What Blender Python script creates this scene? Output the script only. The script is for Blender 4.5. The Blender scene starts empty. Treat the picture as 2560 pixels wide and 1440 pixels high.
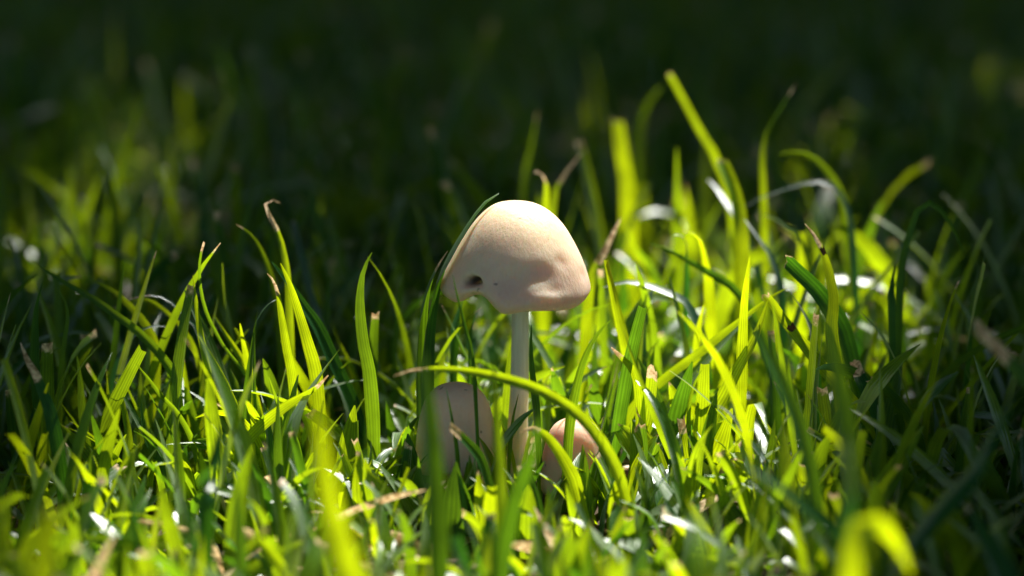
import bpy, bmesh, math, random
import numpy as np
from mathutils import Vector, Matrix

R = math.radians
rng = np.random.default_rng(11)
random.seed(5)
scene = bpy.context.scene
COL = scene.collection

# ------------------------------------------------------------------ camera, sky, sun, exposure
CAM = Vector((0.0, -0.483, 0.155)); PITCH = R(13.0); LENS = 85.0
cd = bpy.data.cameras.new('camera'); cam = bpy.data.objects.new('camera', cd); COL.objects.link(cam)
cam.location = CAM; cam.rotation_euler = (R(90) - PITCH, 0, 0)
cd.lens = LENS; cd.sensor_width = 36; cd.clip_start = 0.01; cd.clip_end = 500
cd.dof.use_dof = True; cd.dof.focus_distance = 0.490; cd.dof.aperture_fstop = 6.7
scene.camera = cam

SUN_EL, SUN_AZ = R(59), R(32)            # the sun stands behind the mushroom, to the right
SUN = Vector((math.sin(SUN_AZ) * math.cos(SUN_EL), math.cos(SUN_AZ) * math.cos(SUN_EL), math.sin(SUN_EL)))
w = bpy.data.worlds.new('World'); scene.world = w; w.use_nodes = True
nt = w.node_tree
sky = nt.nodes.new('ShaderNodeTexSky'); sky.sky_type = 'NISHITA'; sky.sun_disc = False
sky.sun_elevation = SUN_EL; sky.sun_rotation = SUN_AZ
nt.links.new(sky.outputs[0], nt.nodes['Background'].inputs[0])
nt.nodes['Background'].inputs[1].default_value = 0.05
sd = bpy.data.lights.new('sun', 'SUN'); sd.energy = 5.0; sd.angle = R(0.53); sd.color = (1.0, 0.93, 0.80)
so = bpy.data.objects.new('sun', sd); COL.objects.link(so)
so.rotation_euler = SUN.to_track_quat('Z', 'Y').to_euler(); so.location = SUN * 6
scene.view_settings.view_transform = 'Standard'; scene.view_settings.look = 'None'
scene.view_settings.gamma = 1.0; scene.view_settings.exposure = 1.15
cy = scene.cycles
cy.use_denoising = True; cy.max_bounces = 8; cy.diffuse_bounces = 4; cy.glossy_bounces = 3
cy.transmission_bounces = 6; cy.sample_clamp_indirect = 4.0

# ------------------------------------------------------------------ helpers
FWD = Vector((0, math.cos(PITCH), -math.sin(PITCH))); UP = Vector((0, math.sin(PITCH), math.cos(PITCH)))
FPX = LENS / 36 * 2560
def at(px, py, Y):
    """World point seen at photo pixel (px, py) at world depth Y."""
    d = FWD + Vector((1, 0, 0)) * ((px - 1280) / FPX) + UP * ((720 - py) / FPX)
    return CAM + d * ((Y - CAM.y) / d.y)

def tag(o, label=None, cat=None, group=None, kind=None):
    for k, v in (('label', label), ('category', cat), ('group', group), ('kind', kind)):
        if v: o[k] = v
    return o

def mesh_obj(name, verts, faces, mat, parent=None, smooth=True, attrs=None):
    me = bpy.data.meshes.new(name)
    if isinstance(verts, np.ndarray):
        faces = np.asarray(faces, dtype=np.int32); n = faces.shape[1]
        me.vertices.add(len(verts)); me.vertices.foreach_set('co', verts.astype(np.float32).ravel())
        me.loops.add(faces.size); me.loops.foreach_set('vertex_index', faces.ravel())
        me.polygons.add(len(faces)); me.polygons.foreach_set('loop_start', np.arange(0, faces.size, n, dtype=np.int32))
        me.update(calc_edges=True); me.validate()
    else:
        me.from_pydata(verts, [], faces)
    if smooth: me.polygons.foreach_set('use_smooth', [True] * len(me.polygons))
    for k, (typ, arr) in (attrs or {}).items():
        a = me.attributes.new(k, typ, 'POINT')
        a.data.foreach_set('vector' if typ == 'FLOAT_VECTOR' else 'value', np.asarray(arr, np.float32).ravel())
    me.materials.append(mat)
    o = bpy.data.objects.new(name, me); COL.objects.link(o)
    if parent: o.parent = parent
    return o

class N:
    """Tiny node-tree writer."""
    def __init__(s, name):
        s.m = bpy.data.materials.new(name); s.m.use_nodes = True; s.t = s.m.node_tree
        s.t.nodes.clear(); s.out = s.t.nodes.new('ShaderNodeOutputMaterial')
    def n(s, typ, ins=None, **kw):
        nd = s.t.nodes.new(typ)
        for k, v in kw.items(): setattr(nd, k, v)
        for k, v in (ins or {}).items():
            if hasattr(v, 'is_output'): s.t.links.new(v, nd.inputs[k])
            else: nd.inputs[k].default_value = v
        return nd
    def math(s, op, a, b=0.0, clamp=False):
        return s.n('ShaderNodeMath', {0: a, 1: b}, operation=op, use_clamp=clamp).outputs[0]
    def mix(s, f, a, b, blend='MIX'):
        nd = s.n('ShaderNodeMix', {0: f, 6: a, 7: b}, data_type='RGBA', blend_type=blend); return nd.outputs[2]
    def ramp(s, v, lo, hi, a=0.0, b=1.0):
        return s.n('ShaderNodeMapRange', {0: v, 1: lo, 2: hi, 3: a, 4: b}, interpolation_type='SMOOTHSTEP').outputs[0]
    def done(s, sh): s.t.links.new(sh, s.out.inputs[0]); return s.m

def rgb(r, g, b): return (r, g, b, 1.0)

# ------------------------------------------------------------------ materials
def blade_material():
    m = N('grass_leaf')
    at_ = m.n('ShaderNodeAttribute', attribute_name='blade'); sx = m.n('ShaderNodeSeparateXYZ', {0: at_.outputs['Vector']})
    u, v, t = sx.outputs[0], sx.outputs[1], sx.outputs[2]
    dry = m.n('ShaderNodeAttribute', attribute_name='dry').outputs['Fac']
    pos = m.n('ShaderNodeNewGeometry').outputs['Position']
    nz = m.n('ShaderNodeTexNoise', {'Vector': pos, 'Scale': 900.0, 'Detail': 3.0}).outputs['Fac']
    nz2 = m.n('ShaderNodeTexNoise', {'Vector': pos, 'Scale': 160.0, 'Detail': 2.0}).outputs['Fac']
    wob = m.n('ShaderNodeTexNoise', {'Vector': m.n('ShaderNodeCombineXYZ', {0: m.math('MULTIPLY', u, 9.0), 1: m.math('MULTIPLY', v, 1.5), 2: m.math('MULTIPLY', t, 40.0)}).outputs[0], 'Scale': 1.0, 'Detail': 2.0}).outputs['Fac']
    vein = m.math('SINE', m.math('ADD', m.math('MULTIPLY', u, 31.0), m.math('MULTIPLY', wob, 5.0)))
    vein = m.math('MULTIPLY_ADD', vein, 0.28, False); vein.node.inputs[2].default_value = 0.2
    vein = m.math('ADD', vein, m.math('MULTIPLY', wob, 0.6))
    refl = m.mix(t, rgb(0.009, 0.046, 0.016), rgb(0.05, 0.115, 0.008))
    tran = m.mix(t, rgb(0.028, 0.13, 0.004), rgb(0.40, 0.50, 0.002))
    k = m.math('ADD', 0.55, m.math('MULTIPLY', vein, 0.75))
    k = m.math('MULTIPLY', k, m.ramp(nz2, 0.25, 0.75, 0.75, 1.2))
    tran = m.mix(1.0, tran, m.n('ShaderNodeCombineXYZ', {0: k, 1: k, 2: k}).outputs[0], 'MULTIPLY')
    # dried tips and straw: dry = 0 fresh .. 1 straw; along the last stretch of a blade it is > 0.5
    d = m.math('ADD', dry, m.math('MULTIPLY', m.math('SUBTRACT', nz, 0.5), 0.5))
    d = m.ramp(d, 0.40, 0.62)
    straw = m.mix(m.ramp(nz, .3, .7), rgb(0.16, 0.08, 0.04), rgb(0.66, 0.51, 0.34))
    refl = m.mix(d, refl, straw)
    tran = m.mix(d, tran, m.mix(0.5, straw, rgb(0.3, 0.2, 0.08)))
    bh = m.math('ADD', m.math('MULTIPLY', vein, 0.5), m.math('MULTIPLY', nz, 0.35))
    bp = m.n('ShaderNodeBump', {'Height': bh, 'Strength': 0.35, 'Distance': 0.0003})
    di = m.n('ShaderNodeBsdfDiffuse', {'Color': refl, 'Normal': bp.outputs[0]})
    tr = m.n('ShaderNodeBsdfTranslucent', {'Color': tran, 'Normal': bp.outputs[0]})
    ad = m.n('ShaderNodeAddShader', {0: di.outputs[0], 1: tr.outputs[0]})
    gl = m.n('ShaderNodeBsdfGlossy', {'Color': rgb(0.9, 0.95, 1.0), 'Roughness': 0.46, 'Normal': bp.outputs[0]})
    fr = m.n('ShaderNodeFresnel', {'IOR': 1.42, 'Normal': bp.outputs[0]})
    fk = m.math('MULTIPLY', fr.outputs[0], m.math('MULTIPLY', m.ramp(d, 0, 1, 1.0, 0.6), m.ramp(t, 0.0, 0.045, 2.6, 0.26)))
    mx = m.n('ShaderNodeMixShader', {0: fk, 1: ad.outputs[0], 2: gl.outputs[0]})
    return m.done(mx.outputs[0])
BLADE = blade_material()

def cap_material(name, c_hi, c_lo, zlo, zhi, pit_shade_stain=None):
    m = N(name)
    tc = m.n('ShaderNodeTexCoord').outputs['Object']
    z = m.n('ShaderNodeSeparateXYZ', {0: tc}).outputs[2]
    mp = m.n('ShaderNodeMapping', {'Vector': tc, 'Scale': (1, 1, 0.28)}).outputs[0]
    fib = m.n('ShaderNodeTexNoise', {'Vector': mp, 'Scale': 1500.0, 'Detail': 5.0, 'Roughness': 0.65}).outputs['Fac']
    med = m.n('ShaderNodeTexNoise', {'Vector': tc, 'Scale': 190.0, 'Detail': 4.0}).outputs['Fac']
    spk = m.n('ShaderNodeTexNoise', {'Vector': tc, 'Scale': 480.0, 'Detail': 1.0}).outputs['Fac']
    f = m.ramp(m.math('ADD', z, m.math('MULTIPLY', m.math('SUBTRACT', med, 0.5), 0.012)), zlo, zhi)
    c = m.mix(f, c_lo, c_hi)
    c = m.mix(m.ramp(med, 0.35, 0.75, 0.0, 0.35), c, rgb(0.60, 0.43, 0.32))
    c = m.mix(m.ramp(fib, 0.35, 0.75, 0.0, 0.22), c, rgb(0.86, 0.76, 0.64))
    c = m.mix(m.ramp(spk, 0.745, 0.78, 0.0, 0.6), c, rgb(0.20, 0.13, 0.09))
    if pit_shade_stain:                                                       # brown stain that also paints in the dark of the pit
        ds = m.n('ShaderNodeVectorMath', {0: tc, 1: pit_shade_stain}, operation='DISTANCE').outputs['Value']
        ds = m.math('ADD', ds, m.math('MULTIPLY', m.math('SUBTRACT', spk, .5), .0016))
        c = m.mix(m.ramp(ds, .0006, .0034, .88, 0.0), c, rgb(0.06, 0.045, 0.022))
    bp = m.n('ShaderNodeBump', {'Height': m.math('ADD', fib, m.math('MULTIPLY', med, 0.9)), 'Strength': 0.5, 'Distance': 0.0004})
    p = m.n('ShaderNodeBsdfPrincipled', {'Base Color': c, 'Roughness': 0.55, 'Normal': bp.outputs[0], 'Subsurface Weight': 0.85,
            'Subsurface Radius': (0.0060, 0.0036, 0.0022), 'Subsurface Scale': 1.0, 'Specular IOR Level': 0.35})
    return m.done(p.outputs[0])

def stem_material():
    m = N('mushroom_stem')
    tc = m.n('ShaderNodeTexCoord').outputs['Object']
    mp = m.n('ShaderNodeMapping', {'Vector': tc, 'Scale': (1, 1, 0.06)}).outputs[0]
    fib = m.n('ShaderNodeTexNoise', {'Vector': mp, 'Scale': 1700.0, 'Detail': 4.0}).outputs['Fac']
    c = m.mix(fib, rgb(0.60, 0.56, 0.42), rgb(0.85, 0.82, 0.68))
    bp = m.n('ShaderNodeBump', {'Height': fib, 'Strength': 0.4, 'Distance': 0.0003})
    p = m.n('ShaderNodeBsdfPrincipled', {'Base Color': c, 'Roughness': 0.5, 'Normal': bp.outputs[0], 'Subsurface Weight': 0.6,
            'Subsurface Radius': (0.004, 0.0035, 0.002), 'Subsurface Scale': 1.0})
    return m.done(p.outputs[0])

def simple(name, c1, c2, scale, rough=0.9, bump=0.0, dist=0.001, trans=None):
    m = N(name)
    tc = m.n('ShaderNodeNewGeometry').outputs['Position']
    nz = m.n('ShaderNodeTexNoise', {'Vector': tc, 'Scale': scale, 'Detail': 6.0, 'Roughness': 0.65}).outputs['Fac']
    c = m.mix(m.ramp(nz, 0.3, 0.7), c1, c2)
    bp = m.n('ShaderNodeBump', {'Height': nz, 'Strength': bump, 'Distance': dist})
    p = m.n('ShaderNodeBsdfPrincipled', {'Base Color': c, 'Roughness': rough, 'Normal': bp.outputs[0]})
    if trans:
        tr = m.n('ShaderNodeBsdfTranslucent', {'Color': trans})
        p = m.n('ShaderNodeMixShader', {0: 0.3, 1: p.outputs[0], 2: tr.outputs[0]})
    return m.done(p.outputs[0])

CAPM = cap_material('mushroom_cap', rgb(0.93, 0.76, 0.53), rgb(0.75, 0.50, 0.41), 0.042, 0.056, tuple(at(1194, 704, -.0085) - Vector((at(1287, 720, 0).x, 0, 0))))  # darker mauve lower half: the cap's shade is put into its colour
CAPS = cap_material('young_cap', rgb(0.90, 0.60, 0.45), rgb(0.88, 0.59, 0.45), 0.010, 0.024)
STEM = stem_material()
GILL = simple('mushroom_gills', rgb(0.20, 0.13, 0.09), rgb(0.34, 0.24, 0.17), 700, 0.8)
SOIL = simple('soil', rgb(0.022, 0.015, 0.009), rgb(0.075, 0.05, 0.03), 90, 0.95, 0.8, 0.004)
BURNT = simple('burnt_spot', rgb(0.03, 0.012, 0.004), rgb(0.20, 0.08, 0.015), 2500, 0.8)
BARK = simple('bark', rgb(0.05, 0.035, 0.025), rgb(0.16, 0.12, 0.09), 30, 0.9, 1.0, 0.02)
LEAF = simple('tree_leaf', rgb(0.03, 0.075, 0.018), rgb(0.06, 0.12, 0.03), 6, 0.5, trans=rgb(0.05, 0.10, 0.008))

# ------------------------------------------------------------------ ground
def gheight(x, y):
    return 0.0022 * np.sin(x * 31 + 1.3) * np.cos(y * 27 + .4) + 0.0016 * np.sin(x * 73 + y * 58) \
         + 0.004 * np.sin(x * 6.1 + 2) * np.sin(y * 5.3)
def make_ground():
    ax = np.concatenate([-np.geomspace(200, 1.0, 14), np.linspace(-0.95, 0.95, 120), np.geomspace(1.0, 200, 14)])
    ay = np.concatenate([-np.geomspace(200, 1.0, 14), np.linspace(-0.95, 1.9, 170), np.geomspace(2.0, 200, 14)])
    X, Y = np.meshgrid(ax, ay); Z = gheight(X, Y) - 0.001
    V = np.stack([X, Y, Z], -1).reshape(-1, 3); nx = len(ax)
    i, j = np.meshgrid(np.arange(nx - 1), np.arange(len(ay) - 1)); a = (j * nx + i).ravel()
    F = np.stack([a, a + 1, a + nx + 1, a + nx], -1)
    return tag(mesh_obj('ground', V, F, SOIL), kind='structure')
make_ground()

# ------------------------------------------------------------------ the shading tree (its leaves throw the dappled shade)
def lit(x, y):
    """How open the canopy is above a spot of the lawn: 1 = gap, 0 = closed."""
    def e(cx, cy, rx, ry, soft=0.35):
        q = np.sqrt(((x - cx) / rx) ** 2 + ((y - cy) / ry) ** 2)
        return np.clip((1 + soft - q) / soft, 0, 1)
    g = e(0.022, -0.03, 0.054, 0.155, .22)
    for cx, cy_, rx, ry, k in ((-.040, -.050, .048, .080, 1), (.052, .09, .050, .075, 1), (-.028, -.150, .040, .045, 1), (.035, -.155, .045, .045, 1),
                               (-.066, -.150, .018, .022, 1), (-.095, -.01, .045, .06, .72), (-.125, .16, .05, .07, .84), (-.06, .10, .05, .05, .55),
                               (-.15, .32, .10, .12, .56), (.02, .26, .08, .08, .45)):
        g = np.maximum(g, e(cx, cy_, rx, ry, .25) * k)
    return g

def make_tree():
    rng = np.random.default_rng(77)
    root = bpy.data.objects.new('tree', None); COL.objects.link(root); root.location = (2.0, 3.4, 0)
    tag(root, 'leafy tree standing behind the lawn and shading it', 'tree')
    # crown: leaves in a deep layer along the sun's path over the lawn
    n = 130000
    gx = rng.uniform(-.9, 1.0, n); gy = rng.uniform(-0.5, 1.9, n)
    far = rng.random(n) < 0.45
    gx[far] = rng.uniform(-4.5, 4.0, far.sum()); gy[far] = rng.uniform(-3.4, 4.5, far.sum())
    hh = rng.uniform(1.75, 2.7, n) + 0.25 * np.sin(gx * 3.1) * np.cos(gy * 2.7)
    cl = np.sin(gx * 9 + 1) * np.sin(gy * 8 + 2) * .5 + np.sin(gx * 21) * np.sin(gy * 19 + 1) * .5
    L = lit(gx, gy)
    fleck = np.zeros(n)
    for cx, cy_, rr in zip((.10, .20), (.30, .45), (.022, .021)):
        fleck = np.maximum(fleck, np.hypot(gx - cx, (gy - cy_) * .7) < rr)
    keep = rng.random(n) > np.maximum(L, fleck)
    gx, gy, hh = gx[keep], gy[keep], hh[keep]; n = len(gx)
    s = np.array(SUN); P = np.stack([gx, gy, np.full(n, 0.03)], -1) + s[None] * (hh / s[2])[:, None]
    d = rng.normal(size=(n, 3)); d[:, 2] *= .6; d /= np.linalg.norm(d, axis=1)[:, None]
    e = np.cross(d, rng.normal(size=(n, 3))); e /= np.linalg.norm(e, axis=1)[:, None]
    nn = np.cross(d, e); ln = rng.uniform(.018, .034, n); ln[far[keep]] *= 1.9; ln = ln[:, None]; wd = ln * .55
    V = np.stack([P - d * ln, P - e * wd - d * ln * .1 + nn * wd * .3, P + d * ln * 1.15, P + e * wd - d * ln * .1 + nn * wd * .3], 1).reshape(-1, 3)
    a = np.arange(n) * 4; F = np.concatenate([np.stack([a, a + 1, a + 2], -1), np.stack([a, a + 2, a + 3], -1)])
    V -= np.array(root.location)
    tag(mesh_obj('crown', V, F, LEAF, root, smooth=False), kind='stuff')
    def limb(name, pts, r0, r1):
        bm = bmesh.new(); rings = []; k = 10
        for i, p in enumerate(pts):
            t = (pts[min(i + 1, len(pts) - 1)] - pts[max(i - 1, 0)]).normalized()
            a = t.orthogonal().normalized(); b = t.cross(a); r = r0 + (r1 - r0) * i / (len(pts) - 1)
            rings.append([bm.verts.new(p + (a * math.cos(q) + b * math.sin(q)) * r * (1 + .08 * math.sin(3 * q + i))) for q in [2 * math.pi * j / k for j in range(k)]])
        for A, B in zip(rings, rings[1:]):
            for j in range(k): bm.faces.new((A[j], A[(j + 1) % k], B[(j + 1) % k], B[j]))
        me = bpy.data.meshes.new(name); bm.to_mesh(me); bm.free(); me.materials.append(BARK)
        for p in me.polygons: p.use_smooth = True
        o = bpy.data.objects.new(name, me); COL.objects.link(o); o.parent = root; return o
    limb('trunk', [Vector(p) for p in ((0, 0, -.05), (.02, 0, .4), (-.03, .02, 1.0), (-.06, -.02, 1.7), (-.02, 0, 2.3), (.05, .05, 3.2))], .17, .07)
    for ex, ey, ez in ((-.2, -.9, 2.5), (-1.6, -1.6, 2.35), (.9, -.8, 2.6), (-.9, .3, 2.8), (-2.3, -.6, 2.6), (.6, .9, 2.9)):
        a = Vector((-.04, 0, 1.6)); b = Vector((ex, ey, ez)); mid = a.lerp(b, .5) + Vector((0, 0, .18))
        limb('limb', [a, a.lerp(mid, .5) + Vector((0, 0, .05)), mid, mid.lerp(b, .5) + Vector((0, 0, .06)), b], .06, .012)
make_tree()

def make_sky_blocker():  # leafy screen added out of view to keep low sky light off the lawn
    rng = np.random.default_rng(78)
    root = bpy.data.objects.new('sky_blocker', None); COL.objects.link(root); root.location = (0, 5.2, 0)
    tag(root, 'tall leafy screen added out of view to block the low sky', 'sky_blocker')
    n = 52000; t = rng.uniform(-1, 1, n); x = np.clip(t * 11, -5.2, 5.2); back = np.abs(t * 11) <= 5.2
    y = np.where(back, 5.2, 5.2 - (np.abs(t * 11) - 5.2) * .95)
    a = rng.normal(0, .28, n); x = x + np.where(back, 0, a); y = y + np.where(back, a, 0)
    z = rng.uniform(0, 1, n) * (3.1 + .3 * np.sin(x * 2.3 + y) + .2 * np.sin(x * 5 - y * 4))
    P = np.stack([x, y, z], -1)
    d = rng.normal(size=(n, 3)); d /= np.linalg.norm(d, axis=1)[:, None]
    e = np.cross(d, rng.normal(size=(n, 3))); e /= np.linalg.norm(e, axis=1)[:, None]
    ln = rng.uniform(.045, .085, n)[:, None]; wd = ln * .55
    V = np.stack([P - d * ln, P - e * wd, P + d * ln * 1.15, P + e * wd], 1).reshape(-1, 3) - np.array(root.location)
    a = np.arange(n) * 4; F = np.concatenate([np.stack([a, a + 1, a + 2], -1), np.stack([a, a + 2, a + 3], -1)])
    tag(mesh_obj('foliage', V, F, LEAF, root, smooth=False), kind='stuff')
make_sky_blocker()

# ------------------------------------------------------------------ mushrooms
def profile_interp(pts, m):
    P = np.array(pts, float); d = np.r_[0, np.cumsum(np.hypot(*np.diff(P, axis=0).T))]; t = np.linspace(0, d[-1], m)
    # smooth Catmull-Rom through the points
    out = []
    for q in t:
        i = min(max(np.searchsorted(d, q) - 1, 0), len(P) - 2); f = (q - d[i]) / (d[i + 1] - d[i])
        p0, p1, p2, p3 = P[max(i - 1, 0)], P[i], P[i + 1], P[min(i + 2, len(P) - 1)]
        out.append(.5 * (2 * p1 + (p2 - p0) * f + (2 * p0 - 5 * p1 + 4 * p2 - p3) * f * f + (3 * p1 - p0 - 3 * p2 + p3) * f ** 3))
    return np.array(out)

def gauss(a, b, s): return np.exp(-((a - b) / s) ** 2)

def make_mushroom(name, label, loc, right, left, stem_pts, capmat, deform, thick=0.0016, axis_tilt=(0, 0)):
    """right/left: (radius, height) outlines from apex to rim; the cap is swept between them."""
    root = bpy.data.objects.new(name, None); COL.objects.link(root); root.location = loc
    tag(root, label, 'mushroom', 'mushrooms growing in the lawn')
    nt_, na = 64, 144
    Rr, Ll = profile_interp(right, nt_), profile_interp(left, nt_)
    th = np.linspace(0, 2 * np.pi, na, endpoint=False)
    wgt = (.5 + .5 * np.cos(th))[None, :, None]
    prof = Rr[:, None] * wgt + Ll[:, None] * (1 - wgt)          # nt, na, 2
    r, z = prof[..., 0].copy(), prof[..., 1].copy()
    tt = np.linspace(0, 1, nt_)[:, None]
    r, z = deform(r, z, tt, th[None])
    outer = np.stack([r * np.cos(th), r * np.sin(th), z], -1)
    # the margin rolls under and a thin inner skin closes it
    rim_r, rim_z = r[-1], z[-1]
    roll = [np.stack([(rim_r - thick * a) * np.cos(th), (rim_r - thick * a) * np.sin(th), rim_z + thick * b], -1) for a, b in ((.35, -.35), (.9, -.3), (1.25, .25))]
    inner = []
    for q in (1.0, .8, .55, .25):
        inner.append(np.stack([(rim_r - thick * 1.4) * q * np.cos(th), (rim_r - thick * 1.4) * q * np.sin(th), rim_z + thick * .9 + (1 - q) * .0075], -1))
    rows = list(outer) + roll + inner
    V = np.concatenate(rows); k = len(rows)
    i, j = np.meshgrid(np.arange(na), np.arange(k - 1)); a = (j * na + i).ravel(); b = (j * na + (i + 1) % na).ravel()
    F = np.stack([a, a + na, b + na, b], -1)
    cap = mesh_obj('cap', V, F, capmat, root)
    # gills: thin lamellae under the cap
    gv, gf = [], []
    for g in range(72):
        q = 2 * math.pi * g / 72; jj = int(g / 72 * na)
        ro = rim_r[jj] - thick * 1.5; zo = rim_z[jj] + thick * .4; ri = .0022
        for (rr, zz) in ((ri, zo + .0062), (ro, zo + .0006), (ro * .7, zo - .0002), (ri, zo + .0035)):
            gv.append((rr * math.cos(q), rr * math.sin(q), zz))
        n0 = len(gv) - 4; gf.append((n0, n0 + 1, n0 + 2, n0 + 3))
    mesh_obj('gills', gv, gf, GILL, root, smooth=False)
    # stem
    S = profile_interp([p for p in stem_pts], 40); rad = np.interp(S[:, 1], [p[1] for p in stem_pts][::-1], [p[2] for p in stem_pts][::-1]) if False else np.interp(np.linspace(0, 1, 40), np.linspace(0, 1, len(stem_pts)), [p[2] for p in stem_pts])
    q = np.linspace(0, 2 * np.pi, 28, endpoint=False); rows = []
    for (sx, sz, *_), rr in zip(S, rad):
        rr = rr * (1 + .025 * np.sin(q * 5 + sz * 300) + .02 * np.sin(q * 3 - sz * 500))
        rows.append(np.stack([sx + rr * np.cos(q), rr * np.sin(q), np.full(28, sz)], -1))
    V = np.concatenate(rows); i, j = np.meshgrid(np.arange(28), np.arange(39)); a = (j * 28 + i).ravel(); b = (j * 28 + (i + 1) % 28).ravel()
    mesh_obj('stem', V, np.stack([a, b, b + 28, a + 28], -1), STEM, root)
    return root

AX = 1287
def outline(pts, Y, ax):
    c = at(ax, 720, Y).x
    return [(abs(at(px, py, Y).x - c), at(px, py, Y).z) for px, py in pts]
rightp = outline([(AX, 505), (1312, 506), (1345, 513), (1378, 532), (1408, 562), (1432, 600), (1452, 640), (1466, 678), (1474, 708), (1475, 726), (1468, 739)], 0.0, AX)
leftp = outline([(AX, 505), (1262, 506), (1234, 513), (1207, 532), (1180, 562), (1155, 600), (1133, 638), (1113, 674), (1101, 700), (1099, 716), (1106, 729)], 0.0, AX)
rightp[0] = (0.0, rightp[0][1]); leftp[0] = (0.0, leftp[0][1])

def main_deform(r, z, t, th):
    # notch bitten out of the margin at the front left, pit above it, dent and bulge on the front right
    an = -math.pi / 2 - .57
    d = (th - (an % (2 * math.pi)) + math.pi) % (2 * math.pi) - math.pi
    g = gauss(d, 0, .30)
    low = np.clip((t - .62) / .38, 0, 1)
    z = z + g * .0028 * low ** 1.5; r = r - g * .0016 * low ** 1.2
    lip = gauss(d, .42, .16) * low; z = z - lip * .0006; r = r + lip * .0006
    lip2 = gauss(d, -.42, .2) * low; z = z - lip2 * .0005
    pit = gauss(d, -.09, .12) * gauss(t, .86, .05); r = r - pit * .0048
    # front-right hollow with a bulging rim below it
    d2 = (th - (-math.pi / 2 + .38) % (2 * math.pi) + math.pi) % (2 * math.pi) - math.pi
    r = r - .0006 * gauss(d2, 0, .36) * gauss(t, .76, .09) + .0004 * gauss(d2, .1, .26) * gauss(t, .90, .04)
    d3 = (th - (-math.pi / 2 - .12) % (2 * math.pi) + math.pi) % (2 * math.pi) - math.pi
    r = r - .0007 * gauss(d3, 0, .20) * gauss(t, .76, .08)
    # small dimples over the lower half
    for a_, t_, k_ in ((-1.2, .70, .4), (-1.75, .80, .3), (-.75, .66, .35), (-2.1, .72, .3), (-1.45, .90, .3), (-.3, .8, .3), (-1.0, .86, .3)):
        dd = (th - a_ % (2 * math.pi) + math.pi) % (2 * math.pi) - math.pi
        r = r - .001 * k_ * gauss(dd, 0, .11) * gauss(t, t_, .05)
    # gentle waviness
    r = r * (1 + .012 * np.sin(3 * th + 1.1) * t ** 2 + .006 * np.sin(7 * th + t * 5) * t ** 2)
    z = z + .0003 * np.sin(5 * th + 2) * low
    return r, z
mx = at(AX, 720, 0).x
sx = lambda px: at(px, 900, 0).x - mx
make_mushroom('mushroom', 'tall cream mushroom with a wide bell cap nicked at its rim', (mx, 0, 0), rightp, leftp,
              [(sx(1300), .050, .0017), (sx(1301), .040, .00172), (sx(1300), .030, .00182), (sx(1297), .018, .0020), (sx(1293), .006, .0023), (sx(1292), -.004, .0026)], CAPM, main_deform)

def young(name, label, cx, top, bot, half, Y, dents):
    c = at(cx, top, Y); zt = c.z; zb = at(cx, bot, Y).z; h = zt - zb; hw = at(cx + half, top, Y).x - c.x
    pr = [(0, zt), (hw * .30, zt - h * .02), (hw * .56, zt - h * .085), (hw * .75, zt - h * .21), (hw * .87, zt - h * .40), (hw * .95, zt - h * .60), (hw, zt - h * .82), (hw * .98, zt - h * .95), (hw * .92, zb)]
    def df(r, z, t, th):
        r = r * (1 + .03 * np.sin(2 * th + dents) * t + .012 * np.sin(5 * th + dents * 3) * t ** 2)
        r = r - .0006 * gauss(t, .8, .12) * gauss(np.sin(th * .5 + dents), .4, .3)
        return r, z + .0005 * np.sin(3 * th + dents) * t ** 3
    return make_mushroom(name, label, (c.x, Y, 0), pr, pr, [(0, zb + h * .5, .0019), (0, zb, .002), (0.0003, zb * .5, .0022), (0.0004, -.004, .0027)], CAPS, df, .0010)
young('mushroom', 'young brownish mushroom with a narrow egg-shaped cap, shaded by the tall mushroom', 1140, 958, 1165, 104, -.006, .7)
young('mushroom', 'smallest mushroom, rounded cap low in the grass, lit on its upper right', 1437, 1046, 1225, 86, -.008, 2.1)

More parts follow.
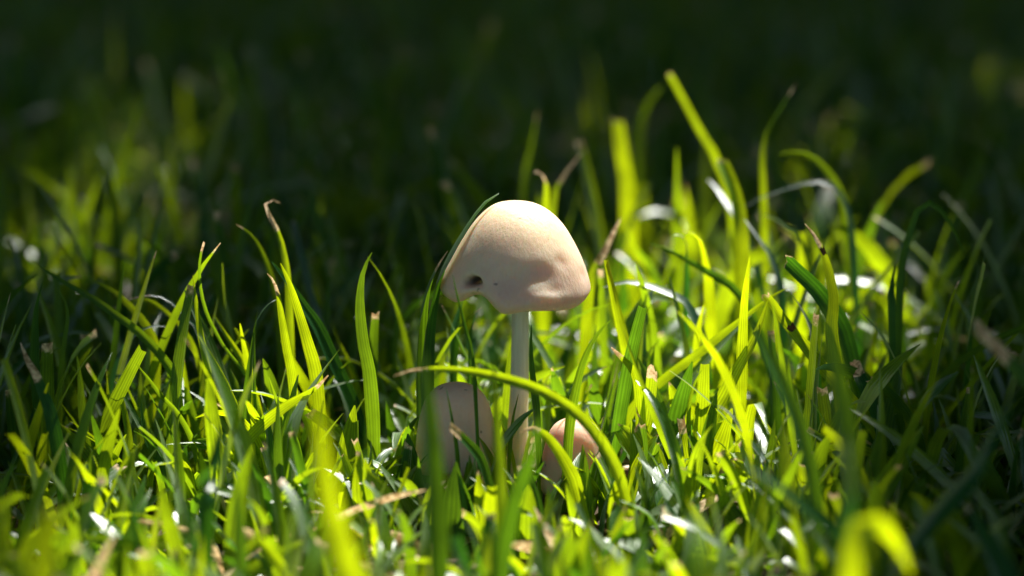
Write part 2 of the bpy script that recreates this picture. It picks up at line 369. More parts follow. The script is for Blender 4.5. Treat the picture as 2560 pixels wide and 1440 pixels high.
# ------------------------------------------------------------------ grass
def strips(root, az, L, lean, bend, power, wd, tint, dryb, dryt, cut, twist, kink, kpos, S):
    """Vectorised blades -> verts, quads, attributes. Three vertices across (a folded keel)."""
    n = len(L); s = np.linspace(0, 1, S + 1)
    sm = (s[None] + s[None] * 0)
    ph = lean[:, None] + bend[:, None] * sm ** power[:, None] + kink[:, None] / (1 + np.exp(-(sm - kpos[:, None]) * 26))
    ph = np.minimum(ph, 2.75)
    azs = az[:, None] + twist[:, None] * .35 * sm
    T = np.stack([np.sin(ph) * np.cos(azs), np.sin(ph) * np.sin(azs), np.cos(ph)], -1)
    ds = (L / S)[:, None, None]
    C = np.concatenate([np.zeros((n, 1, 3)), np.cumsum((T[:, :-1] + T[:, 1:]) * .5 * ds, 1)], 1) + root[:, None]
    H = np.stack([-np.sin(azs), np.cos(azs), np.zeros_like(azs)], -1)
    Nn = np.cross(T, H)
    tw = twist[:, None] * sm
    side = H * np.cos(tw)[..., None] + Nn * np.sin(tw)[..., None]; Nn = np.cross(T, side)
    taper = np.where(sm < .25, .62 + 1.52 * sm, 1.0) * np.where(sm > .45, 1 - ((sm - .45) / .55) ** 1.8 * (1 - .06), 1)
    tc = np.where(sm < .25, .62 + 1.52 * sm, 1.0) * np.where(sm > .6, 1 - ((sm - .6) / .4) * .35, 1)
    wv = np.where(cut[:, None] > .5, tc, taper) * wd[:, None] * .5
    # a cut tip ends ragged
    jag = (rng.random((n, 2)) - .3) * (cut[:, None] > .5) * .4
    Lf = C - side * wv[..., None] + Nn * wv[..., None] * .42
    Rt = C + side * wv[..., None] + Nn * wv[..., None] * .42
    Lf[:, -1] += T[:, -1] * (jag[:, :1] * wd[:, None]); Rt[:, -1] += T[:, -1] * (jag[:, 1:] * wd[:, None])
    V = np.stack([Lf, C, Rt], 2).reshape(-1, 3)
    m = (S + 1) * 3
    base = (np.arange(n) * m)[:, None, None]; rr = (np.arange(S) * 3)[None, :, None]; cc = np.arange(2)[None, None]
    a = (base + rr + cc).ravel(); F = np.stack([a, a + 1, a + 4, a + 3], -1)
    U = np.tile(np.array([0, .5, 1.]), n * (S + 1)); VV = np.repeat(np.tile(s, n), 3)
    A = np.stack([U, VV, np.repeat(tint, m)], -1)
    D = np.where(sm > 1 - dryt[:, None], .46 + (sm - 1 + dryt[:, None]) / np.maximum(dryt[:, None], 1e-3) * .26, .12)
    D = np.maximum(D, dryb[:, None]); D = np.repeat(D.ravel(), 3)
    return V, F, A, D, C

def inside_mushrooms(C):
    bad = np.zeros(len(C), bool)
    for (cx, cyy, zt, zb, hw) in MUSH:
        rr = np.hypot(C[..., 0] - cx, C[..., 1] - cyy); z = C[..., 2]
        rad = np.where(z > zb, hw * np.sqrt(np.clip((zt - z) / (zt - zb), 0, 1)) + .0012, .0032)
        bad |= ((rr < rad) & (z < zt + .001)).any(1)
    # nothing hangs across the tall mushroom's cap and stem
    bad |= ((np.abs(C[..., 0] - MUSH[0][0]) < .019) & (C[..., 1] < .004) & (C[..., 1] > -.09) & (C[..., 2] > .024)).any(1)
    return bad
MUSH = [(mx, 0, at(AX, 505, 0).z, at(AX, 735, 0).z, .0152),
        (at(1140, 958, -.006).x, -.006, at(1140, 958, -.006).z, at(1140, 1165, -.006).z, .0088),
        (at(1437, 1046, -.008).x, -.008, at(1437, 1046, -.008).z, at(1437, 1225, -.008).z, .0074)]

def lawn(x, y, hscale, wscale, S, near=False):
    n = len(x)
    hn = .5 + .5 * np.sin(x * 37 + 1.1 * np.sin(y * 23)) * np.cos(y * 31 + 1.7)
    L = (0.011 + .017 * rng.random(n) + .010 * hn * rng.random(n)) * hscale
    tall = rng.random(n) < (.19 if near else .13); L[tall] += rng.uniform(.008, .030, tall.sum()) * hscale
    root = np.stack([x, y, gheight(x, y) - .0015], -1)
    az = rng.uniform(0, 2 * np.pi, n); lean = np.abs(rng.normal(0, .30, n)) + .03; bend = np.abs(rng.normal(.35, .55, n))
    flop = rng.random(n) < .15; lean[flop] += .5; bend[flop] += .4
    power = rng.uniform(1.2, 2.6, n)
    wd = rng.lognormal(math.log(.0026), .30, n) * wscale
    wide = rng.random(n) < .05; wd[wide] *= 1.6; L[wide] *= .8
    wd = np.minimum(wd, .0046 * wscale)
    tint = np.clip(rng.beta(1.3, 1.4, n) * .9 + .1 * hn, 0, 1)
    dryb = np.where(rng.random(n) < .05, 1.0, 0.0); cut = (rng.random(n) < .18).astype(float)
    dryt = np.where(cut > .5, rng.uniform(-.06, .07, n), rng.uniform(-.25, .05, n)); dryt = np.clip(dryt, 0, 1)
    d = dryb > .5; lean[d] = rng.uniform(.6, 1.5, d.sum()); L[d] *= .9
    twist = rng.normal(0, .8, n)
    kink = np.where(rng.random(n) < .08, rng.uniform(.6, 1.7, n), 0.); kpos = rng.uniform(.35, .75, n)
    if near:
        # the turf in front of the mushrooms is short
        front = (np.abs(x - .0) < .034) & (y < .0) & (y > -.16)
        lim = .018 + .10 * np.clip(-y - .045, 0, 1)
        L = np.where(front, np.minimum(L, lim), L)
        fr2 = (y < -.045) & (rng.random(n) > .05)
        L = np.where(fr2, np.minimum(L, rng.uniform(.014, .024, n) + .010 * (y > -.1)), L)
    return [root, az, L, lean, bend, power, wd, tint, dryb, dryt, cut, twist, kink, kpos]

V_, F_, A_, D_ = [], [], [], []
off = 0
def push(V, F, A, D):
    global off
    V_.append(V); F_.append(F + off); A_.append(A); D_.append(D); off += len(V)

# near turf
n = 12000
x = rng.uniform(-.23, .23, n); y = rng.uniform(-.30, .15, n)
pars = lawn(x, y, 1.0, 1.0, 9, True)
V, F, A, D, C = strips(*pars, 9)
bad = inside_mushrooms(C) | ((y < -.04) & (rng.random(n) < .35))
L = pars[2]
# the tallest blades around the mushrooms become things of their own
show = (~bad) & (np.abs(x) < .09) & (y > -.07) & (y < .07)
order = np.argsort(-np.where(show, L, 0))[:150]
pick = np.zeros(n, bool); pick[order] = True
m1 = 30
ok = np.where(~bad & ~pick)[0]
Vr = V.reshape(n, m1, 3); Ar = A.reshape(n, m1, 3); Dr = D.reshape(n, m1)
q1 = F[:18] - 0
fk = (q1[None] + (np.arange(len(ok)) * m1)[:, None, None]).reshape(-1, 4)
push(Vr[ok].reshape(-1, 3), fk, Ar[ok].reshape(-1, 3), Dr[ok].ravel())
LOOK = {'cut': 'grass blade mown blunt', 'straw': 'dried straw-coloured grass blade', 'arch': 'arching grass blade', 'up': 'upright pointed grass blade'}
def place_of(p):
    d = [math.hypot(p[0] - m[0], p[1] - m[1]) for m in MUSH]
    if min(d[1], d[2]) < .022: return 'beside the egg-shaped young mushroom' if d[1] < d[2] else 'beside the smallest mushroom'
    if d[0] < .035: return 'close behind the tall mushroom' if p[1] > 0 else 'at the foot of the tall mushroom'
    if p[0] < -.03: return 'among the hook-tipped and ribbed blades' if p[1] < .02 else 'in the half-shade behind the hook-tipped blade'
    if p[0] > .055: return 'at the edge of the deep shade'
    return 'among the glossy arched blades' if p[1] > .01 else 'in the sunniest turf' if p[1] > -.03 else 'in the sunny turf before the mushrooms'
for i in order:
    k = 'straw' if pars[8][i] > .5 else 'cut' if pars[10][i] > .5 else 'arch' if pars[3][i] + pars[4][i] + pars[12][i] > 1.2 else 'up'
    size = 'broad' if pars[6][i] > .0028 else 'hair-thin' if pars[6][i] < .0017 else 'slim'
    hue = '' if k == 'straw' else ' yellow-green' if pars[7][i] > .62 else ' dark green' if pars[7][i] < .38 else ' fresh green'
    o_ = pars[0][i]
    o = mesh_obj('grass_blade', Vr[i] - o_, q1, BLADE, attrs={'blade': ('FLOAT_VECTOR', Ar[i]), 'dry': ('FLOAT', Dr[i])})
    o.location = o_; tag(o, f'{size}{hue} {LOOK[k]} {place_of(o_)}', 'grass blade', 'grass blades ' + place_of(o_))

# middle and far turf
n = 46000
y = .15 + 1.45 * rng.random(n) ** 1.0; half = .20 + .27 * (y + .1); x = rng.uniform(-1, 1, n) * half
p = lawn(x, y, 1.08, 1.12, 6); V, F, A, D, C = strips(*p, 6); push(V, F, A, D)
n = 30000
x = rng.uniform(-3.2, 3.2, n); y = rng.uniform(-1.6, 4.6, n)
k = ~((np.abs(x) < .21 + .27 * np.clip(y + .1, 0, 9)) & (y > -.30) & (y < 1.6)) & (np.hypot(x, y + .483) > .16)
x, y = x[k], y[k]
p = lawn(x, y, 1.15, 2.6, 3); V, F, A, D, C = strips(*p, 3); push(V, F, A, D)
g = mesh_obj('grass', np.concatenate(V_), np.concatenate(F_), BLADE, attrs={'blade': ('FLOAT_VECTOR', np.concatenate(A_)), 'dry': ('FLOAT', np.concatenate(D_))})
tag(g, 'short green lawn turf with straw and mown tips', 'grass', kind='stuff')

# ------------------------------------------------------------------ single blades one can point to
def catmull(P, m):
    P = np.array(P); d = np.r_[0, np.cumsum(np.linalg.norm(np.diff(P, axis=0), axis=1))]; out = []
    for q in np.linspace(0, d[-1], m):
        i = min(max(np.searchsorted(d, q) - 1, 0), len(P) - 2); f = (q - d[i]) / (d[i + 1] - d[i])
        p0, p1, p2, p3 = P[max(i - 1, 0)], P[i], P[i + 1], P[min(i + 2, len(P) - 1)]
        out.append(.5 * (2 * p1 + (p2 - p0) * f + (2 * p0 - 5 * p1 + 4 * p2 - p3) * f * f + (3 * p1 - p0 - 3 * p2 + p3) * f ** 3))
    return np.array(out)

def blade(label, Y, wpx, pts, tip=0.0, cut=0, tint=.5, turn=None, lean=None, dry=0.0, twist=None, lie=False, glint=False, spot=None):
    """pts: outline of the blade's middle from tip down to its base, as seen in the photo; Y its distance."""
    lean = random.uniform(-.012, .012) if lean is None else lean
    if turn is None: turn = random.uniform(.85, 1.1) if tint < .28 else random.uniform(-.8, .0) if tint > .6 else random.uniform(-.3, .8)
    twist = random.uniform(-.5, .5) if twist is None else twist
    P = []
    for i, (px, py) in enumerate(pts):
        f = 1 - i / max(len(pts) - 1, 1)
        P.append(np.array(at(px, py, Y + lean * f * f)))
    P = P[::-1]
    if not lie:
        while len(P) > 2 and P[0][2] < .002: P.pop(0)
        b = P[0]; dv = P[0] - P[1]; k = np.clip(dv[0] / max(-dv[2], 1e-4), -.5, .5)
        h = b[2] + .003
        if h > .004: P.insert(0, np.array([b[0] + k * h * .6, b[1], -.003]))
    else:
        b = P[0]
        if b[2] > .002: P.insert(0, np.array([b[0] + (b[0] - P[1][0]) * .5, b[1] + .004, -.002]))
    S = 22; C = catmull(P, S + 1); s = np.linspace(0, 1, S + 1)
    T = np.gradient(C, axis=0); T /= np.linalg.norm(T, axis=1)[:, None]
    wd = wpx / FPX * (Y + .483) / math.cos(PITCH) * 1.08
    face = np.array([math.sin(turn), -math.cos(turn), .15])
    if glint: face = np.array([.22, -.43, .88]); turn = 0; tint = 0.0
    side = np.cross(T, face); side /= np.linalg.norm(side, axis=1)[:, None]
    if tint < .28 and abs(turn) > .8 and turn > 0:                # turned edge-on to the sun: the blade stays dark
        sv = np.array(SUN); e2 = sv - (T @ sv)[:, None] * T; e2 /= np.linalg.norm(e2, axis=1)[:, None]
        e2 *= np.sign((e2 * side).sum())
        side = side * .35 + e2 * .65; side /= np.linalg.norm(side, axis=1)[:, None]
        vis = np.linalg.norm(np.cross(side, np.array(FWD)), axis=1).mean(); wd = wd / np.clip(vis, .5, 1); turn = 0
    Nn = np.cross(side, T)
    tw = (twist * (s - .5))[:, None]; side, Nn = side * np.cos(tw) + Nn * np.sin(tw), Nn * np.cos(tw) - side * np.sin(tw)
    wd = wd / max(abs(math.cos(turn)), .55)
    if cut: prof = np.where(s < .25, .7 + 1.2 * s, 1) * np.where(s > .7, 1 - (s - .7) / .3 * .28, 1)
    else: prof = np.where(s < .25, .7 + 1.2 * s, 1) * np.where(s > .5, 1 - np.clip((s - .5) / .5, 0, 1) ** 1.9 * .93, 1)
    hw = (prof * wd * .5 * (1 + .05 * np.sin(s * 17 + wpx)))[:, None]
    fold = random.uniform(.2, .55)
    cols = [C + side * hw * q + Nn * hw * fold * abs(q) for q in (-1, -.5, 0, .5, 1)]
    if cut:
        for c in cols: c[-1] += T[-1] * wd * random.uniform(-.25, .35)
    V = np.stack(cols, 1)                                         # S+1, 5, 3
    U = np.broadcast_to(np.array([0, .25, .5, .75, 1.]), (S + 1, 5)); W = np.broadcast_to(s[:, None], (S + 1, 5))
    A = np.stack([U, W, np.full((S + 1, 5), tint)], -1)
    def part(name, i0, i1, D, parent=None):
        m = i1 - i0; i, j = np.meshgrid(np.arange(4), np.arange(m)); a = (j * 5 + i).ravel()
        return mesh_obj(name, V[i0:i1 + 1].reshape(-1, 3) - C[0], np.stack([a, a + 1, a + 6, a + 5], -1), BLADE, parent,
                        attrs={'blade': ('FLOAT_VECTOR', A[i0:i1 + 1].reshape(-1, 3)), 'dry': ('FLOAT', np.repeat(D, 5))})
    kt = int(round((1 - tip) * S)) if tip else S
    D0 = np.full(kt + 1, dry)
    if tip: D0[-1] = max(.55, dry)
    elif cut: D0[-1] = .6
    o = part('grass_blade', 0, kt, D0)
    o.location = C[0]; tag(o, label, 'grass blade')
    if spot:
        i0 = int(spot * S); sg = 1 if (Nn[i0] @ np.array(FWD)) < 0 else -1
        V2 = V[i0:i0 + 2] + Nn[i0:i0 + 2, None] * sg * .00012
        V2 = (V2.mean(0, keepdims=True) + (V2 - V2.mean(0, keepdims=True)) * .6)[:, 1:5]
        V2[0, :, 2] += .0002 * np.array([1, -1, .6, -1]); V2[1, :, 2] += .0003 * np.array([-1, .7, -1, 1])
        sp = mesh_obj('burnt_spot', V2.reshape(-1, 3) - C[0], np.array([(0, 1, 5, 4), (1, 2, 6, 5), (2, 3, 7, 6)]), BURNT, o)
        sp['label'] = 'small burnt brown spot'
    if tip:
        tp = part('dry_tip', kt, S, np.linspace(.55, 1, S - kt + 1), o); tp['label'] = 'dried brownish tip'
    return o

B = blade
# left of the mushrooms
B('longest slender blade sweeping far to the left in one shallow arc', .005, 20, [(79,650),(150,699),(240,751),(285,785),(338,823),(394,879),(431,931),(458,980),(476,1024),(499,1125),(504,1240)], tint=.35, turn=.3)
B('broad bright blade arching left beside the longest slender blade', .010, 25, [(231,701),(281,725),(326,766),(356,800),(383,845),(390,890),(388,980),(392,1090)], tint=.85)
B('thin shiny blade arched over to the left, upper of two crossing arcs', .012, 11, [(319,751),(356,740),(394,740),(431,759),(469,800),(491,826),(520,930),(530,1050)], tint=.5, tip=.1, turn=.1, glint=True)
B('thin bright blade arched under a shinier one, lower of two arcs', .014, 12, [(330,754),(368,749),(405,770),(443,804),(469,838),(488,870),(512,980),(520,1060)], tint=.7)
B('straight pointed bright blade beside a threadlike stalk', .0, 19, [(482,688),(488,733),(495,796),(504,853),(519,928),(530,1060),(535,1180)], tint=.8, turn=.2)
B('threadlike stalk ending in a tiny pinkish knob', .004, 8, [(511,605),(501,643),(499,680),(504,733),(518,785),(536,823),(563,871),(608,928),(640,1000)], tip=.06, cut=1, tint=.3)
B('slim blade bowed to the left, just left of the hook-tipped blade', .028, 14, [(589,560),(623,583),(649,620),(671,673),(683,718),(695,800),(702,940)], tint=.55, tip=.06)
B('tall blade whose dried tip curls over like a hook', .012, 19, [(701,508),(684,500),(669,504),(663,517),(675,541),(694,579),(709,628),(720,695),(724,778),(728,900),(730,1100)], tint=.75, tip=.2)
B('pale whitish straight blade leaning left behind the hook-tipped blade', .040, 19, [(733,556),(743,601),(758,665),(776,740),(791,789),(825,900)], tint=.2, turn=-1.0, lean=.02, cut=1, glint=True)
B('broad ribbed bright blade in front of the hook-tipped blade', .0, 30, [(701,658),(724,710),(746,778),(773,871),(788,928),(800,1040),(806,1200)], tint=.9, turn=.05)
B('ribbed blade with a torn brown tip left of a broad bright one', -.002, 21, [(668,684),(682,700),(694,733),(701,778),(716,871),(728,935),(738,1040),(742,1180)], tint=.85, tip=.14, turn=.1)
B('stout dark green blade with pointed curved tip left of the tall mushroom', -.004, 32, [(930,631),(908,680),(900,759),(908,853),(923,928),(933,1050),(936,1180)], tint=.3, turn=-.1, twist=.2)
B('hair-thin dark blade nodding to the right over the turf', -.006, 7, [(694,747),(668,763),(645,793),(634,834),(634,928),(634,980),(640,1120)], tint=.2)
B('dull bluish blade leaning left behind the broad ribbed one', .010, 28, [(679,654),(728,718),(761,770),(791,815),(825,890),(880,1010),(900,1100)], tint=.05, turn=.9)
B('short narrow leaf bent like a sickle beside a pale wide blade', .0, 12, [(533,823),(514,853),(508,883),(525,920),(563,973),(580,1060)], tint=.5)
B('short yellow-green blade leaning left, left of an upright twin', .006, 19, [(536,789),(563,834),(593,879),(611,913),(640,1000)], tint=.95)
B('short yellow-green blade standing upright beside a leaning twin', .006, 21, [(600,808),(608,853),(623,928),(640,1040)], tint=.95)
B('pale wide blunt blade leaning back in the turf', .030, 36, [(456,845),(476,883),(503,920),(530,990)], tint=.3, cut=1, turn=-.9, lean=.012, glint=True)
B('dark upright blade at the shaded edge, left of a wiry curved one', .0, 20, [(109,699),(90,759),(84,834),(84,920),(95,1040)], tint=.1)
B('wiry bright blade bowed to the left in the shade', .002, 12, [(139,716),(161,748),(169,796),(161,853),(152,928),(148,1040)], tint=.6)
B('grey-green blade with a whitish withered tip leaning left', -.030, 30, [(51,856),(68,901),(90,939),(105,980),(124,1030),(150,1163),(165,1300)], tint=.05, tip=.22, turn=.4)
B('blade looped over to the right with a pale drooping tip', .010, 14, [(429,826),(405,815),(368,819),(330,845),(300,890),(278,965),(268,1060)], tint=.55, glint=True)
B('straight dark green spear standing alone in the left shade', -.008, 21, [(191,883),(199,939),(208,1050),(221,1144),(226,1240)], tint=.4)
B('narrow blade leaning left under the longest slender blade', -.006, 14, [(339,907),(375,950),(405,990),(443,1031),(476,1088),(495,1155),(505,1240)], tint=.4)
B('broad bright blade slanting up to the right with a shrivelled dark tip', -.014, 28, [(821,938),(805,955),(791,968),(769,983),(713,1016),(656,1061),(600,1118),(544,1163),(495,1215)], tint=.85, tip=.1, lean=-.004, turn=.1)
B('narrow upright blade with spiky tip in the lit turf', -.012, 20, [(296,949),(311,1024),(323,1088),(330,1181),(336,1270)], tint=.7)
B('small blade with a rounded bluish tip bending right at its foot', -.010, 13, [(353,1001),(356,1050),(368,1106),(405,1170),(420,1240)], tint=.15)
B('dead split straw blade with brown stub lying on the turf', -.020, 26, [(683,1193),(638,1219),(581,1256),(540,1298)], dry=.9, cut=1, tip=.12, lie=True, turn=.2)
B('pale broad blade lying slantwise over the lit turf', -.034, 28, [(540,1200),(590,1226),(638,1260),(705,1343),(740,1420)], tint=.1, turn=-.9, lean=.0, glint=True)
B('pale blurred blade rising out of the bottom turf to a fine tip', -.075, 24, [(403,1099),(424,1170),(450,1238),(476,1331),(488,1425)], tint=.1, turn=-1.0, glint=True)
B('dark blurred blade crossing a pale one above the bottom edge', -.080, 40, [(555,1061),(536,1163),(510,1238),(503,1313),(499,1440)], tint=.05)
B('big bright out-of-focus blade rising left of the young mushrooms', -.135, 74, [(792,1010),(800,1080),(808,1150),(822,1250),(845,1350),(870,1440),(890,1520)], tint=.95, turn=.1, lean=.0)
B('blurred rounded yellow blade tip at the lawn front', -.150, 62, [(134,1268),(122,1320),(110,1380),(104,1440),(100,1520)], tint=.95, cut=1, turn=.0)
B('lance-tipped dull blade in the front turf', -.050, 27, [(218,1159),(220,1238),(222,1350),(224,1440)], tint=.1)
B('wide green blade standing in the front left turf', -.030, 33, [(300,1020),(288,1060),(270,1125),(255,1219),(240,1313),(235,1400)], tint=.6)
B('blurred blade with a brown blunt tip sloping down to the right', -.070, 25, [(600,1320),(638,1343),(675,1376),(713,1425),(730,1480)], tint=.7, tip=.18, cut=1)
B('thin whitish dead stem lying level across the front turf', -.050, 14, [(345,1303),(413,1313),(458,1324),(520,1345)], dry=.8, lie=True, cut=1)
# around the mushrooms
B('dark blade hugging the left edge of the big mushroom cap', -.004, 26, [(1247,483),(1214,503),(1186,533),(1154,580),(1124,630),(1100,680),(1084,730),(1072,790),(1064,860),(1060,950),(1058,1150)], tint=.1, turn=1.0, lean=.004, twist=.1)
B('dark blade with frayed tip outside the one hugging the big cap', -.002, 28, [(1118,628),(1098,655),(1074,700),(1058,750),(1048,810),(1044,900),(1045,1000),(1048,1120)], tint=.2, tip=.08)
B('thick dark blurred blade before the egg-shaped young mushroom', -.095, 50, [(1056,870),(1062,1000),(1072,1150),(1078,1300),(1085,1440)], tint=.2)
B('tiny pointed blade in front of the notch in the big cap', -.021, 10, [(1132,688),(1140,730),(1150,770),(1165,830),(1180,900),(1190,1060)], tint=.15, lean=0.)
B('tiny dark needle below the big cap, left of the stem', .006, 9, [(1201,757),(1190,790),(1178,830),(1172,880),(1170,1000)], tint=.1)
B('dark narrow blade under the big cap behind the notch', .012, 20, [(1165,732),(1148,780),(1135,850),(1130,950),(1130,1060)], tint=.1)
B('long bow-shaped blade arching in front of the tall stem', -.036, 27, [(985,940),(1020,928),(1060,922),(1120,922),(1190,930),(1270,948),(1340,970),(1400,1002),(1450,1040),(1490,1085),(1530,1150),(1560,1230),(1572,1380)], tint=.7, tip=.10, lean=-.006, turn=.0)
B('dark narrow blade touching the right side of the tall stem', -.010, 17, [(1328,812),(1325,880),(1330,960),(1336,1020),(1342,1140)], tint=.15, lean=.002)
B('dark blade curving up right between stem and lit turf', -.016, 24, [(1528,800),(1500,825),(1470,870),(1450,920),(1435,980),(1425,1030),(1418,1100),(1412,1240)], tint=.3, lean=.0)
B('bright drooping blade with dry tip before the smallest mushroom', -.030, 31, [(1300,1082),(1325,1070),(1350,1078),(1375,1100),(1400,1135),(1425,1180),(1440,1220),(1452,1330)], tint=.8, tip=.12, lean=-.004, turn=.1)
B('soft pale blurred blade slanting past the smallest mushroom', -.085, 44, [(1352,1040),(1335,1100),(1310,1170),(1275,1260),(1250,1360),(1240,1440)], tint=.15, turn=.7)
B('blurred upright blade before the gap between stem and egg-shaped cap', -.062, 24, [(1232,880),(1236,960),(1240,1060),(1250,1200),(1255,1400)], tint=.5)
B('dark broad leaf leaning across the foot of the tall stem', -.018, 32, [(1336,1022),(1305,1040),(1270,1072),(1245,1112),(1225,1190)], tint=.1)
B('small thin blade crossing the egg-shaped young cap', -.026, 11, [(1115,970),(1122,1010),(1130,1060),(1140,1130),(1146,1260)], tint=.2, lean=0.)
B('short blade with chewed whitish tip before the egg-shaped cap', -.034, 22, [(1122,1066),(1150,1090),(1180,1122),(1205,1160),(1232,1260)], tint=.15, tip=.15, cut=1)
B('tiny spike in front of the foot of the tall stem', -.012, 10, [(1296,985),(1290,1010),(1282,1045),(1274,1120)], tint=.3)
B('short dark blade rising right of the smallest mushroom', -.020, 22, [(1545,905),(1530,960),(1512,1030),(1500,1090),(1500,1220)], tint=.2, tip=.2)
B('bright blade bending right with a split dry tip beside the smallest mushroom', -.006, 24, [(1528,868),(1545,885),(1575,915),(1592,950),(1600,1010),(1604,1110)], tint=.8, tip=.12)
# right of the mushrooms
B('tall bright streaked blade with a burnt speck near its tip', .004, 31, [(2012,559),(2037,590),(2058,632),(2072,678),(2084,750),(2078,816),(2084,884),(2095,951),(2110,1080),(2112,1200)], tint=.95, turn=.05, tip=.07, twist=.15, spot=.88)
B('broad streaked blade bent sharply over, a burnt spot near its top', .0, 28, [(1915,741),(1936,766),(1960,801),(2005,854),(2050,910),(2125,996),(2185,1071),(2215,1140)], tint=.95, turn=-.1, twist=.1, spot=.82, cut=1)
B('long straight blade slanting up right to meet the bent streaked blade', .006, 22, [(1968,719),(1919,749),(1825,820),(1750,880),(1645,959),(1570,1040)], tint=.75, turn=.3)
B('bright blade with stalk-thin top rising to the bend of the streaked blade', -.004, 30, [(1921,749),(1900,816),(1878,865),(1844,925),(1810,993),(1780,1049),(1755,1165),(1748,1250)], tint=.9)
B('tall slim blade leaning left, highest above the turf', .100, 16, [(1673,184),(1700,232),(1733,294),(1758,340),(1788,390),(1828,520),(1845,800)], tint=.7, cut=1)
B('tall slim blade curving up right to a pinkish tip', .070, 16, [(1990,209),(1958,261),(1929,307),(1910,357),(1906,407),(1910,494),(1915,800)], tint=.75, tip=.05, turn=-.4)
B('tall blade hooked over to the left at the shade edge', .070, 25, [(1946,386),(1979,380),(2021,386),(2054,411),(2083,448),(2104,494),(2117,557),(2133,723),(2148,880)], tint=.45)
B('short-topped bright yellow blade with blunt tip behind the shiny ones', .050, 35, [(1806,405),(1829,457),(1846,515),(1852,582),(1854,723),(1858,880)], tint=1., cut=1, turn=.1)
B('dark blade folded over at its top like a crook in the right shade', .020, 19, [(2415,648),(2388,582),(2354,528),(2321,507),(2292,528),(2275,578),(2258,640),(2248,723),(2245,828),(2240,1000)], tint=.2, turn=.2)
B('blade with a white glint leaning left behind the blunt yellow one', .060, 24, [(1771,450),(1792,473),(1817,511),(1846,557),(1895,690),(1905,820)], tint=.2, turn=-1.1, lean=.02, glint=True)
B('shiny blade arched level to the left across the tall ones', .060, 20, [(1863,517),(1904,494),(1950,478),(2000,461),(2050,456),(2092,475),(2125,560),(2140,800)], tint=.3, turn=.2, glint=True)
B('thin blade bending left below the level shiny arch', .050, 14, [(1896,534),(1938,546),(1971,573),(2000,598),(2040,740),(2045,860)], tint=.5)
B('dark broad blade cut square at its top, leaning left', .008, 40, [(1963,650),(1992,678),(2042,728),(2090,800),(2120,880)], tint=.05, cut=1, turn=.4)
B('bluish blade sloping down right through the lit turf', .030, 20, [(1625,609),(1667,623),(1721,653),(1771,682),(1833,723),(1895,830)], tint=.15, turn=.5)
B('glossy arched blade with white sheen right of the big cap', .020, 30, [(1508,719),(1563,705),(1621,715),(1675,736),(1713,756),(1755,850),(1765,960)], tint=.3, turn=.2, glint=True)
B('glossy upright blade under the white-sheened arch', .022, 25, [(1641,708),(1623,745),(1608,801),(1604,865),(1606,960)], tint=.2, turn=-1., glint=True)
B('upright blade cut square with a frayed pale top in the lit turf', -.004, 30, [(1634,918),(1630,978),(1619,1053),(1604,1105),(1600,1200)], tint=.7, cut=1, tip=.1)
B('wiry thin blade curving right beside the square-cut one', -.006, 12, [(1754,925),(1731,970),(1720,1034),(1720,1146),(1722,1230)], tint=.5)
B('dark glossy blade with a white glint at its bent top', -.025, 33, [(1795,1015),(1825,1038),(1855,1083),(1885,1124),(1908,1161),(1950,1260)], tint=.1, turn=-.8, glint=True)
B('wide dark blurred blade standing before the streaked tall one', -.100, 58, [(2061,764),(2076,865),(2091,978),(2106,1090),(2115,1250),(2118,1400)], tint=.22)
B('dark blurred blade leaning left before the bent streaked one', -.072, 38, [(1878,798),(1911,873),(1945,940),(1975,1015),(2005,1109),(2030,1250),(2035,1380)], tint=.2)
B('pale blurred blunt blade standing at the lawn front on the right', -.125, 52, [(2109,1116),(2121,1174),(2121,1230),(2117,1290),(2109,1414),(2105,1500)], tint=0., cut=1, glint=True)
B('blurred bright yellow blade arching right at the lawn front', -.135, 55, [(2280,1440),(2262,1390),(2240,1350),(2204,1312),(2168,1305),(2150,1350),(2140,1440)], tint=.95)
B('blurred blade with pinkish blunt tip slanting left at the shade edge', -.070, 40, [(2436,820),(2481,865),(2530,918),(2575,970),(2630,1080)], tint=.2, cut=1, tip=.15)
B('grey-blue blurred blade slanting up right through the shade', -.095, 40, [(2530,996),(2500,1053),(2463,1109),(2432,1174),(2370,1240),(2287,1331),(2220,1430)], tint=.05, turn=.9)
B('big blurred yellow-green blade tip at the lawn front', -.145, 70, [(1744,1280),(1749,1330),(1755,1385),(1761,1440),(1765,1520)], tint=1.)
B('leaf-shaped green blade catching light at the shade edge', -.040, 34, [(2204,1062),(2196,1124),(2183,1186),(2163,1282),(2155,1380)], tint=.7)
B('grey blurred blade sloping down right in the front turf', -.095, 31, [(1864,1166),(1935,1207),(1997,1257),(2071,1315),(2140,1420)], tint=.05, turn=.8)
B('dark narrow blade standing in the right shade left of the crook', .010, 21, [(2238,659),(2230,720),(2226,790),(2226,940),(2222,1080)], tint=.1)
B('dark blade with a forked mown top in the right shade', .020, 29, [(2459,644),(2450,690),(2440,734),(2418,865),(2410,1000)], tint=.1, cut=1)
B('dark blade with a pale brown stub leaning left at the shade edge', -.004, 27, [(2138,905),(2148,935),(2159,966),(2185,1034),(2200,1120)], tint=.05, cut=1, tip=.12)
B('blurred blunt yellow blade standing behind the big mushroom on the right', .120, 36, [(1548,305),(1556,360),(1568,430),(1576,500),(1585,800)], tint=.9, cut=1)
B('dim blurred blade hooked right far behind the mushroom', .160, 31, [(1655,215),(1618,258),(1598,320),(1590,400),(1586,560),(1585,760)], tint=.4)
B('thin blurred blade leaning right behind the big cap', .120, 13, [(1345,275),(1336,320),(1325,380),(1310,440),(1300,600)], tint=.4, tip=.06)
B('blurred blade with brown tip leaning right above the big cap', .070, 19, [(1452,385),(1430,410),(1405,450),(1385,500),(1370,700)], tint=.7, tip=.15)
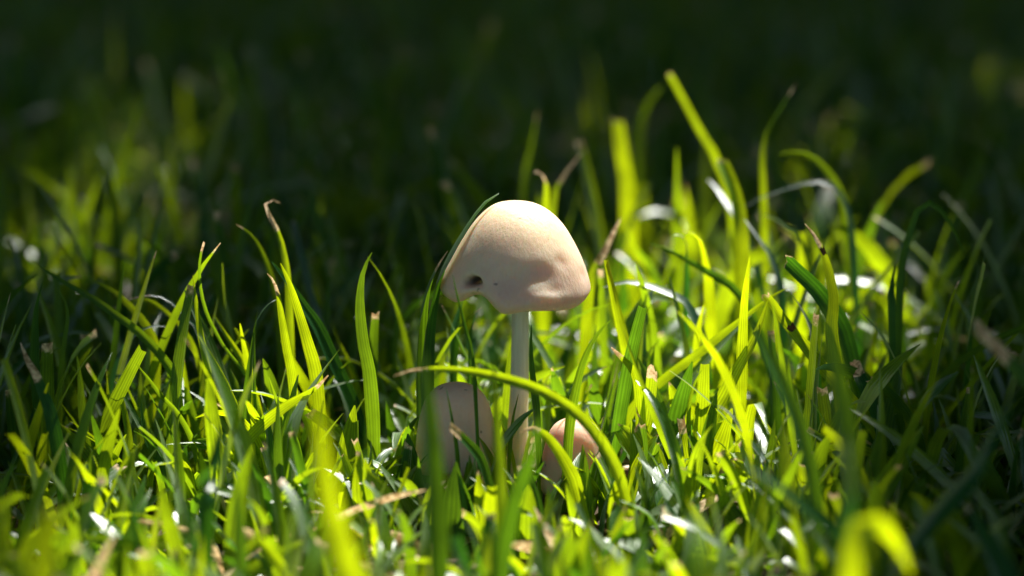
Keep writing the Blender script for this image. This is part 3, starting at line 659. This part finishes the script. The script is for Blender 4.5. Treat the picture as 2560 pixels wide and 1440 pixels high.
B('small hooked blade with a bright blob tip above the big cap', .060, 21, [(1335,432),(1352,432),(1367,455),(1368,500),(1362,700)], tint=.8, tip=.12)
B('blade with rust-brown tip leaning right beside the big cap', .032, 25, [(1552,545),(1532,588),(1507,640),(1480,700),(1465,860)], tint=.85, tip=.22)
B('pale sunlit blade just right of the bent streaked one', .012, 26, [(1968,722),(1983,741),(2005,779),(2030,840),(2040,960)], tint=.2, turn=-1.1, glint=True)
B('small shiny curl hooked to the left in the lit turf', .036, 17, [(1683,588),(1704,590),(1716,615),(1715,650),(1712,800)], tint=.2, turn=-.9, glint=True)
B('yellow-green blade bent left beside a small shiny curl', .034, 27, [(1717,578),(1746,590),(1760,620),(1769,660),(1776,700),(1782,840)], tint=1.)
B('widest bright yellow blade leaning right in the sunniest turf', -.016, 47, [(1830,1020),(1798,1116),(1769,1186),(1748,1269),(1740,1360)], tint=1., turn=.1, lean=0.)
B('upright blade with brown splintered tip in the sunniest turf', -.014, 22, [(1703,1046),(1709,1085),(1715,1124),(1732,1215),(1736,1300)], tint=.8, tip=.15, cut=1)
B('folded lance-shaped blade bent at the foot of the widest one', -.040, 34, [(1790,1224),(1806,1257),(1840,1306),(1873,1364),(1890,1440)], tint=.4)
B('pale greyish blade leaning left in the front turf', -.042, 28, [(1661,1248),(1682,1290),(1715,1344),(1728,1389),(1735,1440)], tint=.1, turn=-.9, glint=True)
B('blade with a white glint sloping down right among the shiny ones', .040, 27, [(1862,548),(1879,573),(1900,602),(1925,640),(1950,720),(1955,850)], tint=0., glint=True)
B('dim blurred blade leaning left behind the longest slender blade', .060, 19, [(338,579),(383,616),(416,658),(435,695),(446,751),(455,860)], tint=.5)
B('short dim blade standing behind the upper thin arc', .040, 13, [(368,665),(364,700),(362,729),(362,850)], tint=.5)
B('blurred withered pinkish blade tip standing in the far shade', .170, 32, [(562,498),(556,525),(550,555),(546,600),(545,720)], dry=.75, cut=1)
B('bright upright blade rising behind the long slanting straight blade', -.002, 24, [(1875,640),(1868,700),(1862,760),(1858,850),(1856,960)], tint=.9)
B('narrow bright blade between the glossy arch and the bent streaked one', .020, 20, [(1760,760),(1752,800),(1744,850),(1740,940)], tint=.95)
B('broad oval yellow leaf low behind the long slanting blade', .030, 46, [(1835,820),(1826,850),(1818,880),(1812,930)], tint=1.)
B('wide dark blade leaning left low in the right shade', -.030, 30, [(2395,930),(2350,960),(2310,1000),(2280,1060),(2260,1150)], tint=.2)
